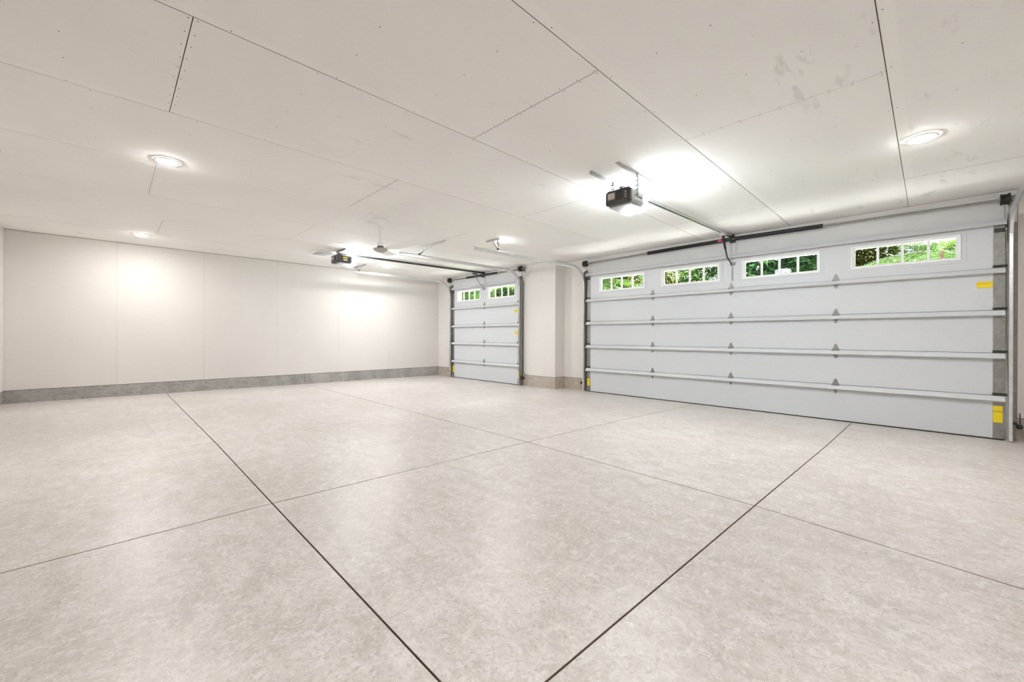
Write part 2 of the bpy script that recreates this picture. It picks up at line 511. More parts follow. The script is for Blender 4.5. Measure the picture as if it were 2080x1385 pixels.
wb = box('wall_back', M_BACK, None, XL - .25, XR + .25, YB - .25, YB - .013, ZK + .004, HC + .0139)
tag(wb, 'cream drywall back wall at the left edge of the picture', 'wall', kind='structure')
xs_ = [XL, -8.8, -7.58, -6.36, -5.14, -3.92, -2.7, -1.48, -.26, .96, XR]
for k in range(len(xs_) - 1):
    box('drywall_board', M_WALL, wb, xs_[k] + .0016, xs_[k+1] - .0016, YB - .013, YB, ZK + .005, HC - .004)
curb('baseboard_back', M_CURB, 'grey concrete curb under the back wall at the left edge', XL - .2, XR + .2, YB - .2, YB - .006)
wr = box('wall_right', M_BACK, None, XR + .013, XR + .25, YB - .25, YD + .25, ZK + .004, HC + .0139)
tag(wr, 'cream drywall right wall outside the picture', 'wall', kind='structure')
ys_ = [YB, 0, 1.22, 2.44, 3.66, 4.88, 6.1, YD]
for k in range(len(ys_) - 1):
    box('drywall_board', M_WALL, wr, XR, XR + .013, ys_[k] + .0016, ys_[k+1] - .0016, ZK + .005, HC - .004)
curb('baseboard_right', M_CURB, 'grey concrete curb under the right wall outside the picture', XR + .006, XR + .2, YB - .2, YD + .2)

# wall of the single door
SO0, SO1, SOT = -9.15, -6.70, 2.38        # opening
ws = MB()
for a in ((XL - .25, SO0, ZK + .004, HC + .0139), (SO1, XRET, ZK + .004, HC + .0139), (SO0, SO1, SOT, HC + .0139)):
    ws.box(a[0], a[1], YS + .013, YS + .20, a[2], a[3])
ws_o = tag(ws.build('wall_front_single', M_BACK), 'cream drywall wall around the narrow garage door', 'wall', kind='structure')
for (a, b, z0) in ((XL, SO0, ZK + .005), (SO0, SO1, SOT), (SO1, XRET, ZK + .005)):
    box('drywall_board', M_WALL, ws_o, a + .001, b - .001, YS, YS + .013, z0, HC - .004)
sm_ = MB()
wall_screws_y(sm_, YS, [-9.95, -9.45, -6.45, -6.0, XRET - .03], ZR)
tag(sm_.build('screw_heads', M_WSCREW, ws_o), kind='stuff')
# return between the two bays
wt = box('wall_return', M_BACK, None, XRET - .12, XRET - .013, YS + .201, YD + .20, ZK + .004, HC + .0139)
tag(wt, 'narrow cream side face of the wall step between the two garage doors', 'wall', kind='structure')
box('drywall_board', M_WALL, wt, XRET - .0128, XRET + .0005, YS + .0005, YD - .001, ZK + .005, HC - .004)
# wall of the double door
DO0, DO1, DOT = -4.86, .50, 2.385
wd = MB()
for a in ((XRET - .11, DO0, ZK + .004, HC + .0139), (DO1, XR + .01, ZK + .004, HC + .0139), (DO0, DO1, DOT, HC + .0139)):
    wd.box(a[0], a[1], YD + .013, YD + .20, a[2], a[3])
wd_o = tag(wd.build('wall_front_double', M_BACK), 'cream drywall wall around the wide garage door', 'wall', kind='structure')
for (a, b, z0) in ((XRET, DO0, ZK + .005), (DO0, DO1, DOT), (.668, XR, ZK + .005)):
    box('drywall_board', M_WALL, wd_o, a + .001, b - .001, YD, YD + .013, z0, HC - .004)
box('drywall_board', M_WALL, wd_o, DO1 + .001, .666, YD, YD + .013, 2.60, HC - .004)
sm_ = MB()
wall_screws_y(sm_, YD, [XRET + .03, -5.2, .69, 1.1], ZR)
tag(sm_.build('screw_heads', M_WSCREW, wd_o), kind='stuff')
def curb_front(name, label, x0, x1, y, mat=M_CURBTAN):
    o = MB().hexa([(x0,y,fz(y)-.05),(x1,y,fz(y)-.05),(x1,y+.2,fz(y)-.05),(x0,y+.2,fz(y)-.05)], [(x0,y,ZK),(x1,y,ZK),(x1,y+.2,ZK),(x0,y+.2,ZK)]).build(name, mat, None, .004)
    return tag(o, label, 'curb', kind='structure')
curb_front('baseboard_front_far', 'short tan concrete curb in the far corner left of the narrow garage door', XL - .004, -9.315, YS + .006)
curb_front('baseboard_front_middle', 'tan concrete curb under the pier between the two garage doors', -6.545, XRET - .006, YS + .006)
curb_front('baseboard_front_step', 'short tan concrete curb just left of the wide garage door', XRET, -5.02, YD + .006)
curb_front('baseboard_front_right', 'tan concrete curb at the right edge beside the wide garage door', .628, XR + .004, YD + .006)
o = box('baseboard_return', M_CURBTAN, None, XRET - .10, XRET - .0059, YS + .2065, YD + .2, fz(YD) - .05, ZK - .0005)
tag(o, 'tan concrete curb on the side of the wall step between the doors', 'curb', kind='structure')
o2 = box('concrete_face', M_CURBTAN, o, XRET - .0058, XRET - .004, YS + .008, YD + .01, fz(YD) - .05, ZK - .0008)

# primed header boards and jambs around the doors
hb = box('trim_3', M_HEADER, None, -4.955, .600, YD - .020, YD - .0002, 2.30, 2.665, .002)
tag(hb, 'pale primed header board above the wide garage door', 'trim', kind='structure')
hp = box('center_pad', M_HEADER, hb, -2.265, -2.155, YD - .045, YD - .020, 2.33, 2.69, .002)
hs = box('trim_4', M_HEADER, None, -9.255, -6.60, YS - .020, YS - .0002, 2.30, 2.67, .002)
tag(hs, 'pale primed header board above the narrow garage door', 'trim', kind='structure')
box('center_pad', M_HEADER, hs, -7.985, -7.875, YS - .042, YS - .020, 2.34, 2.68, .002)
jr = empty('trim_5', (0, 0, 0))
tag(jr, 'pale vertical jamb boards right of the wide garage door with a brown wood foot', 'trim', kind='structure')
box('jamb_board', M_JAMB, jr, DO1, .632, YD - .002, YD + .10, fz(YD), 2.599, .002)
box('jamb_board', M_JAMB, jr, .634, .664, YD - .014, YD + .012, ZK + .06, 2.60, .002)
box('wood_foot', M_WOODRAW, jr, .633, .6655, YD - .016, YD + .012, ZK + .002, ZK + .058, .001)
jl = empty('trim_6', (0, 0, 0))
tag(jl, 'pale vertical jamb board left of the wide garage door', 'trim', kind='structure')
box('jamb_board', M_JAMB, jl, -5.035, DO0, YD - .014, YD - .0002, fz(YD), 2.299, .002)
js = empty('trim_7', (0, 0, 0))
tag(js, 'pale vertical jamb boards at both sides of the narrow garage door', 'trim', kind='structure')
box('jamb_board', M_JAMB, js, -9.33, SO0, YS - .012, YS - .0002, fz(YS), 2.299, .002)
box('jamb_board', M_JAMB, js, SO1, -6.53, YS - .012, YS - .0002, fz(YS), 2.299, .002)

# ---------------------------------------------------------------- garage doors
def strut_profile(yf, zt, h=.062, d=.050):
    # sloping web with a rolled lip at the bottom
    return [(yf - .0005, zt), (yf - .010, zt), (yf - d + .006, zt - h + .022), (yf - d, zt - h + .012), (yf - d + .004, zt - h),
            (yf - d + .012, zt - h + .004), (yf - .004, zt - h + .012), (yf - .0005, zt - h + .012)]
def hinge(parent, x, yf, zs):
    t = zs + .085
    up_ = [(x-.037, zs-.012), (x+.037, zs-.012), (x+.037, zs+.008), (x+.012, t-.012), (x, t), (x-.012, t-.012), (x-.037, zs+.008)]
    a = MB().prism(up_, 'Y', yf - .0065, yf - .0005)
    lo = [(x-.034, zs-.016), (x+.034, zs-.016), (x+.030, zs-.060), (x+.010, zs-.110), (x, zs-.118), (x-.010, zs-.110), (x-.030, zs-.060)]
    a.prism(lo, 'Y', yf - .0060, yf - .0005)
    a.box(x - .034, x + .034, yf - .018, yf - .006, zs - .046, zs - .014)     # offset plate over the strut top
    a.tube([(x - .042, yf - .016, zs - .006), (x + .042, yf - .016, zs - .006)], .0085, 8)
    return a.build('hinge', M_STILE, parent, .0012, 1)
def garage_door(name, label, x0, x1, yf, zs, hinges, wins, wz, stickers, stile=.085):
    root = empty(name, (0, 0, 0))
    tag(root, label, 'garage door', kind='structure')
    ns = len(zs) - 1
    T = .045
    for k in range(ns):
        za, zb = zs[k] + .0015, zs[k+1] - .0015
        mb = MB()
        if k < ns - 1:
            zc, zd = (za + .011 if k else za), zb + .009      # lapped joint behind the visible gap
            prof = [(yf, za + .004), (yf + .004, za), (yf + .018, za), (yf + .018, zc), (yf + T, zc), (yf + T, zd), (yf + .0195, zd), (yf + .0195, zb), (yf + .004, zb), (yf, zb - .004)]
            mb.prism(prof, 'X', x0, x1)
            mb.build('door_section', M_DOOR, root)
            continue
        ho = .040   # width of the white window rim
        cuts = [x0] + [c for w in wins for c in (w + ho, w + .985 - ho)] + [x1]
        h0, h1 = wz + .034, wz + .300 - .034
        mb.box(x0, x1, yf, yf + .018, za, za + .012); mb.box(x0, x1, yf, yf + T, za + .012, h0); mb.box(x0, x1, yf, yf + T, h1, zb)
        for q in range(0, len(cuts), 2):
            mb.box(cuts[q], cuts[q+1], yf, yf + T, h0, h1)
        sec = mb.build('door_section', M_DOOR, root)
        for w in wins:
            fl_ = MB()
            def frame(mb, xa, xb, za, zb, t, y0, y1):
                mb.box(xa, xb, y0, y1, za, za + t); mb.box(xa, xb, y0, y1, zb - t, zb)
                mb.box(xa, xa + t, y0, y1, za + t, zb - t); mb.box(xb - t, xb, y0, y1, za + t, zb - t)
            frame(fl_, w - .042, w + 1.027, wz - .034, wz + .334, .045, yf - .004, yf - .0003)
            fl_.build('window_flange', M_DOOR, sec, .001, 1)
            fr = MB()
            frame(fr, w, w + .985, wz, wz + .300, .018, yf - .014, yf + T + .004)
            frame(fr, w + .018, w + .967, wz + .018, wz + .282, .017, yf - .006, yf + T + .002)
            fr.build('window_frame', M_WHITE, sec, .002, 1)
            ga, gb = w + .035, w + .950
            pw = (gb - ga) / 4
            for q in range(1, 4):
                xm = ga + pw * q
                box('muntin', M_WHITE, sec, xm - .0125, xm + .0125, yf + .006, yf + .034, wz + .034, wz + .266, .002, 1)
            for q in range(4):
                box('window_pane', M_GLASS, sec, ga + pw*q + (.0122 if q else 0), ga + pw*(q+1) - (.0122 if q < 3 else 0), yf + .018, yf + .022, wz + .0345, wz + .2655)
    # galvanised end stiles
    box('end_stile', M_STILE, root, x0 - .004, x0 + stile, yf - .0035, yf + .02, zs[0] + .004, zs[-1] - .002, .001, 1)
    box('end_stile', M_STILE, root, x1 - stile, x1 + .004, yf - .0035, yf + .02, zs[0] + .004, zs[-1] - .002, .001, 1)
    for k in range(1, ns):
        MB().prism(strut_profile(yf - .0036, zs[k] - .002), 'X', x0 - .002, x1 + .001).build('strut', M_STRUT, root).data.materials.append(M_DOOR)
    MB().prism(strut_profile(yf - .0036, zs[-1] + .002, .070, .058), 'X', x0 - .010, x1 + .008).build('strut', M_STRUT, root).data.materials.append(M_DOOR)
    for st in [c for c in root.children if c.name.startswith('strut')]:
        for pl in st.data.polygons:
            if pl.normal.z > .25 and abs(pl.normal.y) > .3: pl.material_index = 1  # upward slopes take the door colour; undersides stay steel to paint in their shade
    for k in range(1, ns):
        for hx in hinges: hinge(root, hx, yf, zs[k])
        for (xa, xb) in ((x0 - .010, x0 + stile - .002), (x1 - stile - .006, x1 + .020)):
            r = MB().box(xa, xb, yf - .018, yf - .0036, zs[k] + .004, zs[k] + .012).box(xa, xb, yf - .016, yf - .0036, zs[k] + .024, zs[k] + .030)
            r.tube([((xa + xb) / 2, yf - .022, zs[k] + .018), (xb + .02 if xb > 0 and xa > x0 + 1 else xa - .02, yf - .022, zs[k] + .018)] if False else
                   [(xa + .005, yf - .022, zs[k] + .018), (xb - .005, yf - .022, zs[k] + .018)], .006, 8)
            r.build('roller_hinge', M_DARK, root)
    # top roller brackets and bottom fixtures
    for (xa, xb) in ((x0, x0 + stile - .006), (x1 - stile + .006, x1)):
        box('top_roller_bracket', M_DARK, root, xa, xb, yf - .012, yf - .0036, zs[-1] - .140, zs[-1] - .095, .001, 1)
        box('bottom_bracket', M_STILE, root, xa - .002, xb + .002, yf - .016, yf - .0036, zs[0] + .004, zs[0] + .090, .002, 1)
    box('bottom_seal', M_SEAL, root, x0, x1, yf + .001, yf + T, zs[0] - .012, zs[0] + .0012, .003)
    for (xa, xb, za, zb) in stickers:
        box('warning_sticker', M_YELLOW, root, xa, xb, yf - .0046, yf - .0038 if (xa < x0 + stile - .01 or xb > x1 - stile + .01) else yf - .0002, za, zb)['label'] = 'yellow warning sticker'
    return root
DZ = [-.030, .448, .920, 1.396, 1.866, 2.398]
garage_door('door_1', 'wide white sectional garage door with four windows and galvanised struts', -4.965, .575, FD, DZ, [-3.525, -2.210, -.895],
            [-4.667, -3.363, -2.052, -.737], 1.990, [(.493, .562, .150, .335), (.368, .487, 1.652, 1.722), (-4.955, -4.892, .085, .225)])
SZ = [-.028, .440, .930, 1.395, 1.880, 2.420]
garage_door('door_2', 'narrow white sectional garage door with two windows in the far bay', -9.235, -6.615, FS, SZ, [-7.890],
            [-9.030, -7.760], 2.022, [(-6.805, -6.705, 1.650, 1.715), (-6.800, -6.700, 1.140, 1.205), (-6.690, -6.625, .120, .290), (-9.228, -9.165, .105, .275)], .075)
# arm bracket on the wide door's centre
box('operator_bracket', M_STILE, bpy.data.objects['door_1'], -2.225, -2.150, FD - .020, FD - .0005, 2.225, 2.270, .002, 1)
box('operator_bracket', M_STILE, bpy.data.objects['door_1'], -2.204, -2.184, FD - .005, FD - .0005, 1.98, 2.225, .001, 1)
box('operator_bracket', M_STILE, bpy.data.objects['door_2'], -7.96, -7.87, FS - .02, FS - .0005, 2.27, 2.32, .002, 1)

# ---------------------------------------------------------------- door tracks
def arc_path(y0, ztop_v, ych, zh, yrear, zrear, zlow):
    """vertical run at y0, quarter bend, horizontal run back to yrear"""
    pts = [(y0, zlow), (y0, ztop_v)]
    ry, rz = y0 - ych, zh - ztop_v
    for k in range(1, 13):
        a = math.pi / 2 * k / 12
        pts.append((y0 - ry * (1 - math.cos(a)), ztop_v + rz * math.sin(a)))
    pts.append((yrear, zrear))
    return pts
# channel section: u across (X), v along the path normal; open towards the door (+u or -u)
def channel(s):
    o = [(-.014, -.026), (.014, -.030), (.014, -.024), (-.008, -.020), (-.008, .020), (.014, .024), (.014, .030), (-.014, .026)]
    return [(u * s, v) for u, v in o]
def track(name, label, x, s, path, ywall, zlow, hanger, angle_x):
    root = empty(name, (0, 0, 0)); tag(root, label, 'door track', 'garage door tracks')
    MB().sweep_yz(path, channel(s), x).build('rail', M_TRACK, root, .003, 2)
    y0 = path[0][0]
    # wall angle behind the vertical run and its clips
    MB().box(angle_x[0], angle_x[1], ywall - .0035, ywall - .0005, zlow + .01, 2.36).box(min(angle_x, key=lambda a: abs(a - x)) - .0015, min(angle_x, key=lambda a: abs(a - x)) + .0015, y0 - .01, ywall - .0035, zlow + .01, 2.36).build('wall_angle', M_STILE, root)
    xa = min(angle_x, key=lambda a: abs(a - x))
    for z in (.42, .95, 1.52, 2.05):
        MB().box(min(x, xa) - .004, max(x, xa) + .004, y0 + .024, y0 + .036, z, z + .05).build('jamb_clip', M_STILE, root, .001, 1)
    # plate joining bend and wall
    mz = path[1][1]
    yc = path[-2][0]
    pl = [(y0 + .03, mz - .05), (ywall - .004, mz - .02), (ywall - .004, mz + .30), (y0 - .05, mz + .24), (y0 - .03, mz + .12)]
    MB().prism(pl, 'X', x - .0175 * s - .0015, x - .0175 * s + .0015).build('flag_bracket', M_STILE, root)
    if hanger:
        (hx0, hx1, hy, zt, legs) = hanger
        m = MB().box(hx0, hx1, hy - .016, hy + .016, HC - .0045, HC - .0015).box(hx0, hx1, hy - .016, hy - .0125, HC - .034, HC - .0045)
        m.build('ceiling_angle', M_GALV, root, .001, 1)
        for (xa_, xb_) in legs:
            l_ = MB()
            d = Vector((xb_ - xa_, 0, zt - HC + .02))
            nrm = Vector((d.z, 0, -d.x)).normalized() * .016
            p0, p1 = Vector((xa_, hy - .017, HC - .02)), Vector((xb_, hy - .017, zt))
            l_.hexa([p0 - nrm, p0 + nrm, p1 + nrm, p1 - nrm], [q + Vector((0, .003, 0)) for q in (p0 - nrm, p0 + nrm, p1 + nrm, p1 - nrm)])
            l_.build('hanger_leg', M_GALV, root)
        box('hanger_bolt', M_DARK, root, x - .022, x + .022, hy - .03, hy - .012, zt - .012, zt + .016, .002, 1)
    return root
pd = lambda: arc_path(6.965, 2.18, 6.60, 2.503, 4.04, 2.470, fz(FD) + .012)
track('door_track', 'galvanised track at the left edge of the wide garage door, hung below a ceiling light', -5.005, -1, pd(), YD - .0142, fz(FD), (-5.32, -4.99, 4.58, 2.53, [(-5.16, -5.012), (-5.02, -5.006)]), (-5.045, -5.005))
track('door_track', 'galvanised track at the right edge of the wide garage door, curving out of the picture', .612, 1, arc_path(6.965, 2.18, 6.60, 2.503, 4.04, 2.470, fz(FD) + .012), YD - .016, fz(FD), (.60, .95, 4.58, 2.53, [(.74, .619), (.63, .613)]), (.625, .662))
ps = lambda: arc_path(6.665, 2.20, 6.25, 2.570, 3.62, 2.548, fz(FS) + .012)
track('door_track', 'galvanised track at the left edge of the narrow garage door beside the long wall', -9.272, -1, arc_path(6.665, 2.22, 6.27, 2.588, 3.98, 2.565, fz(FS) + .012), YS - .0125, fz(FS), (-9.55, -8.93, 4.10, 2.60, [(-9.46, -9.29), (-9.20, -9.275)]), (-9.325, -9.285))
track('door_track', 'galvanised track at the right edge of the narrow garage door behind the ceiling fan', -6.570, 1, ps(), YS - .0125, fz(FS), (-6.44, -5.76, 4.04, 2.59, [(-6.26, -6.555), (-6.10, -6.548)]), (-6.555, -6.535))

# ---------------------------------------------------------------- torsion shafts and springs
def spring(mb, a, b, r, wire=.0055):
    a, b = Vector(a), Vector(b)
    L = (b - a).length
    n = int(L / (wire * 2.0))
    prof, N = [], 14
    d = (b - a).normalized(); e1 = d.cross(Vector((0, 0, 1))).normalized(); e2 = d.cross(e1)
    vs, fs = [], []
    for i in range(2 * n + 1):
        p = a + (b - a) * (i / (2 * n)); rr = r if i % 2 else r - wire * .8
        for k in range(N):
            t = 2 * math.pi * k / N
            vs.append(p + (e1 * math.cos(t) + e2 * math.sin(t)) * rr)
    for i in range(2 * n):
        for k in range(N):
            k2 = (k + 1) % N
            fs.append((i*N+k, i*N+k2, (i+1)*N+k2, (i+1)*N+k))
    mb.add(vs, fs, True)
    mb.add(vs[:N], [tuple(range(N))]); mb.add(vs[-N:], [tuple(range(N-1, -1, -1))])
    return mb
def torsion(name, label, xa, xc, xb, y, za, zc, zb, sl, sr, r, ywall, m_spring):
    root = empty(name); tag(root, label, 'torsion spring', 'torsion springs over the garage doors')
    P = lambda x: (x, y, za + (zc - za) * (x - xa) / (xc - xa) if x < xc else zc + (zb - zc) * (x - xc) / (xb - xc))
    MB().tube([P(xa), P(xc), P(xb)], .0135, 12).build('shaft', M_STILE, root)
    for (s0, s1) in (sl, sr):
        spring(MB(), P(s0), P(s1), r).build('spring', m_spring, root)
        for q in (s0, s1):
            p = P(q)
            MB().lathe([(0, -.02), (r * .75, -.02), (r * .98, -.012), (r * .98, .012), (r * .75, .02), (0, .02)], p, 16, 'X').build('spring_cone', M_DARK, root)
    p = P(xc)
    MB().box(p[0] - .012, p[0] + .012, y - .035, y + .035, p[2] - .04, p[2] + .026).box(p[0] - .035, p[0] + .035, y + .030, ywall - .001, p[2] - .05, p[2] + .030).build('center_bracket', M_DARK, root, .004)
    for (x, s) in ((xa + .07, 1), (xb - .07, -1)):
        p = P(x)
        MB().lathe([(0, -.036), (.058, -.036), (.062, -.028), (.055, -.022), (.055, .012), (.064, .022), (.064, .034), (.040, .036), (0, .036)], p, 24, 'X').build('cable_drum', M_BLACK, root)
        q = P(x - s * .05)
        MB().box(q[0] - .003, q[0] + .003, y - .018, ywall - .002, q[2] - .022, q[2] + .018).box(q[0] - .003, q[0] + .035 if s < 0 else q[0] + .003, ywall - .0055, ywall - .002, q[2] - .09, q[2] + .05).build('end_plate', M_STILE, root)
        MB().tube([(x, y + .055, p[2]), (x - s * .035, y + .050, .12)], .002, 6).build('lift_cable', M_DARK, root)
    return root
torsion('torsion_shaft', 'black torsion springs on a steel shaft above the wide garage door', -5.045, -2.190, .640, YD - .125, 2.590, 2.632, 2.600, (-3.585, -2.245), (-2.135, -1.050), .031, YD - .045, M_BLACK)
torsion('torsion_shaft', 'grey torsion springs on a steel shaft above the narrow garage door', -9.390, -7.930, -6.490, YS - .105, 2.634, 2.636, 2.636, (-8.540, -7.985), (-7.875, -7.370), .027, YS - .042, M_DARK)

# ---------------------------------------------------------------- openers
def opener(name, label, x, yb, z0, rail_y0, rail_z0, rail_y1, rail_z1, yellow, near, w=.165, shift=0.0):
    root = empty(name); tag(root, label, 'door opener', 'ceiling mounted garage door openers')
    H, L = .145, .27
    xr, x = x, x + shift
    # housing: tapered box, back face towards the room
    prof_b = [(x - w*.93, z0 + .012), (x + w*.90, z0), (x + w, z0 + .02), (x + w*.97, z0 + H - .02), (x + w*.80, z0 + H), (x - w*.80, z0 + H), (x - w, z0 + H - .02), (x - w, z0 + .03)]
    prof_b = [(x - w*.92, z0), (x + w*.92, z0), (x + w, z0 + .02), (x + w, z0 + H - .025), (x + w*.86, z0 + H), (x - w*.86, z0 + H), (x - w, z0 + H - .025), (x - w, z0 + .02)]
    body = MB().prism(prof_b, 'Y', yb + .035, yb + L).build('housing', M_GREY if near else M_DKGREY, root, .006)
    face = MB().prism([(a, b) for a, b in [(x + (p[0]-x)*1.012, z0 + H/2 + (p[1]-z0-H/2)*1.02) for p in prof_b]], 'Y', yb, yb + .036).build('back_cover', M_DKGREY, root, .008)
    box('control_panel', M_PANEL, face, x - w*.82, x - w*.25, yb - .002, yb + .002, z0 + H*.38, z0 + H*.82, .001, 1)
    box('grille', M_BLKPL, face, x - w*.12, x + w*.34, yb - .002, yb + .002, z0 + H*.25, z0 + H*.85, .001, 1)
    for q in range(3):
        MB().lathe([(0, -.003), (.009, -.003), (.009, .002)], (x + w*.62, yb, z0 + H*(.36 + .17*q)), 12, 'Y').build('button', M_GREY, face)
    # side recess and louvre
    box('side_recess', M_LGREY if near else M_BLKPL, body, x + w - .0015, x + w + .0025, yb + .075, yb + L - .03, z0 + H*.22, z0 + H*.80, .001, 1)
    if near:
        box('side_louvre', M_DKGREY, body, x + w + .0025, x + w + .006, yb + .09, yb + L - .05, z0 + H*.42, z0 + H*.56, .001, 1)
    if yellow:
        box('warning_label', M_YELLOW, body, x + w + .0026, x + w + .0036, yb + .095, yb + .185, z0 + H*.52, z0 + H*.70)
        box('paper_label', M_WHITE, body, x + w + .0026, x + w + .0036, yb + .100, yb + .178, z0 + H*.24, z0 + H*.40)
    # lamp lens: wraps the front end and the front of the underside
    lp = [(x - w*.90, z0 - .020), (x - w*.55, z0 - .036), (x + w*.55, z0 - .036), (x + w*.90, z0 - .020), (x + w*1.01, z0 + .02), (x + w*1.01, z0 + H - .045), (x + w*.85, z0 + H - .02), (x - w*.85, z0 + H - .02), (x - w*1.01, z0 + H - .045), (x - w*1.01, z0 + .02)]
    MB().prism(lp, 'Y', yb + L, yb + L + .085).build('lamp_lens', M_LENS, root, .015, 3)
    box('lamp_tray', M_LGREY, root, x - w*.86, x + w*.86, yb + .04, yb + L - .001, z0 - .016, z0 - .0005, .005)
    # rail to the header
    x = xr
    rb = MB()
    for dx in (-.016, .016):
        rb.hexa([(x+dx-.004, rail_y0, rail_z0-.018), (x+dx+.004, rail_y0, rail_z0-.018), (x+dx+.004, rail_y0, rail_z0+.018), (x+dx-.004, rail_y0, rail_z0+.018)],
                [(x+dx-.004, rail_y1, rail_z1-.018), (x+dx+.004, rail_y1, rail_z1-.018), (x+dx+.004, rail_y1, rail_z1+.018), (x+dx-.004, rail_y1, rail_z1+.018)])
    rb.hexa([(x-.016, rail_y0, rail_z0+.010), (x+.016, rail_y0, rail_z0+.010), (x+.016, rail_y0, rail_z0+.018), (x-.016, rail_y0, rail_z0+.018)],
            [(x-.016, rail_y1, rail_z1+.010), (x+.016, rail_y1, rail_z1+.010), (x+.016, rail_y1, rail_z1+.018), (x-.016, rail_y1, rail_z1+.018)])
    rb.build('rail', M_DARK if not near else M_GALV, root)
    MB().tube([(x, rail_y0, rail_z0), (x, rail_y1, rail_z1)], .007, 8).build('drive_chain', M_BLACK, root)
    return root
OX = -2.205
on = opener('garage_door_opener', 'dark motor opener with lit lamp on a rail to the wide garage door', OX, 3.600, 2.415, 3.70, 2.600, 6.985, 2.690, False, True, .140, .022)
# header bracket, trolley, arm, handle
MB().lathe([(0, -.014), (.026, -.014), (.026, .014), (0, .014)], (OX, 6.950, 2.692), 18, 'X').build('header_pulley', M_DARK, on)
box('header_bracket', M_DARK, on, OX - .035, OX + .035, 6.985, YD - .0455, 2.672, 2.714, .004)
MB().box(OX - .028, OX + .028, 6.56, 6.69, 2.630, 2.668).build('trolley', M_LGREY, on, .006)
MB().hexa([(OX-.016, 6.618, 2.63), (OX+.016, 6.618, 2.63), (OX+.016, 6.650, 2.63), (OX-.016, 6.650, 2.63)], [(OX-.014, 6.72, 2.44), (OX+.014, 6.72, 2.44), (OX+.014, 6.755, 2.44), (OX-.014, 6.755, 2.44)]).build('door_arm', M_BLKPL, on, .004)
MB().tube([(OX, 6.73, 2.46), (OX + .004, 6.80, 2.33), (OX + .012, 6.985, 2.235)], [.012, .011, .008], 8).build('door_arm', M_BLKPL, on)
MB().tube([(OX - .012, 6.60, 2.632), (OX - .020, 6.595, 2.60), (OX - .030, 6.59, 2.565)], .004, 6).build('release_cord', M_ROPE, on)
MB().box(OX - .060, OX + .002, 6.575, 6.600, 2.535, 2.562).build('release_handle', M_RED, on, .006)
# hangers of the near opener
box('ceiling_angle', M_GALV, on, OX - .150, OX - .118, 3.36, 3.86, HC - .006, HC - .0015, .001, 1)
box('ceiling_angle', M_GALV, on, OX - .150, OX - .146, 3.36, 3.86, HC - .030, HC - .006)
box('ceiling_angle', M_GALV, on, OX + .128, OX + .163, 3.375, 4.055, HC - .006, HC - .0015, .001, 1)
box('ceiling_angle', M_GALV, on, OX + .160, OX + .163, 3.375, 4.055, HC - .036, HC - .006)
def perforated(parent, x, y, z0, z1):
    m = MB()
    n = 5
    for k in range(n):      # bars between slots
        za = z0 + (z1 - z0) * k / n
        m.box(x - .014, x + .014, y - .0015, y + .0015, za, za + .012)
    m.box(x - .014, x - .007, y - .0015, y + .0015, z0, z1); m.box(x + .007, x + .014, y - .0015, y + .0015, z0, z1)
    m.box(x + .011, x + .014, y, y + .022, z0, z1)
    return m.build('hanger_strap', M_STILE, parent)
perforated(on, OX - .150, 3.775, 2.52, HC - .004)
perforated(on, OX + .160, 3.720, 2.50, HC - .004)
MB().tube([(OX - .135, 3.66, 2.565), (OX - .10, 3.66, 2.59), (OX - .02, 3.66, 2.60), (OX + .05, 3.665, 2.595), (OX + .10, 3.68, 2.562)], .0035, 6).build('power_cord', M_DARK, on)

FX = -7.93
of = opener('garage_door_opener', 'small dark opener with yellow label and lit lamp on the narrow door\'s rail', FX, 3.010, 2.482, 3.08, 2.664, 6.70, 2.697, True, False)
MB().lathe([(0, -.014), (.023, -.014), (.023, .014), (0, .014)], (FX, 6.655, 2.696), 18, 'X').build('header_pulley', M_DARK, of)
box('header_bracket', M_DARK, of, FX - .035, FX + .035, 6.69, YS - .0425, 2.676, 2.716, .004)
box('trolley', M_DARK, of, FX - .025, FX + .025, 6.38, 6.50, 2.630, 2.662, .005)
MB().tube([(FX, 6.45, 2.635), (FX, 6.55, 2.47), (FX + .005, FS - .012, 2.30)], .008, 8).build('door_arm', M_STILE, of)
box('ceiling_angle', M_STILE, of, FX - .12, FX + .31, 3.09, 3.12, HC - .006, HC - .0015, .001, 1)
box('ceiling_angle', M_STILE, of, FX - .12, FX + .31, 3.088, 3.091, HC - .034, HC - .0015)
box('hanger_strap', M_STILE, of, FX + .150, FX + .175, 3.093, 3.097, 2.60, HC - .006)
box('hanger_strap', M_STILE, of, FX - .105, FX - .080, 3.093, 3.097, 2.60, HC - .006)

# ---------------------------------------------------------------- ceiling fan
fan = empty('ceiling_fan', (-5.406, 2.685, HC)); tag(fan, 'white three-blade ceiling fan on a short rod', 'ceiling fan')
MB().lathe([(0, -.0012), (.085, -.0012), (.083, -.010), (.066, -.032), (.052, -.058), (.044, -.086), (.030, -.094), (0, -.094)], n=32).build('canopy', M_FAN, fan)
MB().tube([(0, 0, -.085), (0, 0, -.315)], .0145, 14).build('rod', M_FAN, fan)
MB().lathe([(.014, -.292), (.022, -.300), (.035, -.318), (.042, -.340), (.047, -.372), (.047, -.378), (0, -.378)], n=28).build('motor_cap', M_FAN, fan)
MB().lathe([(.043, -.376), (.043, -.408), (0, -.408)], n=28).build('motor_neck', M_DARK, fan)
MB().lathe([(0, -.406), (.085, -.406), (.100, -.414), (.100, -.428), (.075, -.448), (.045, -.462), (0, -.465)], n=36).build('hub', M_FANHUB, fan)
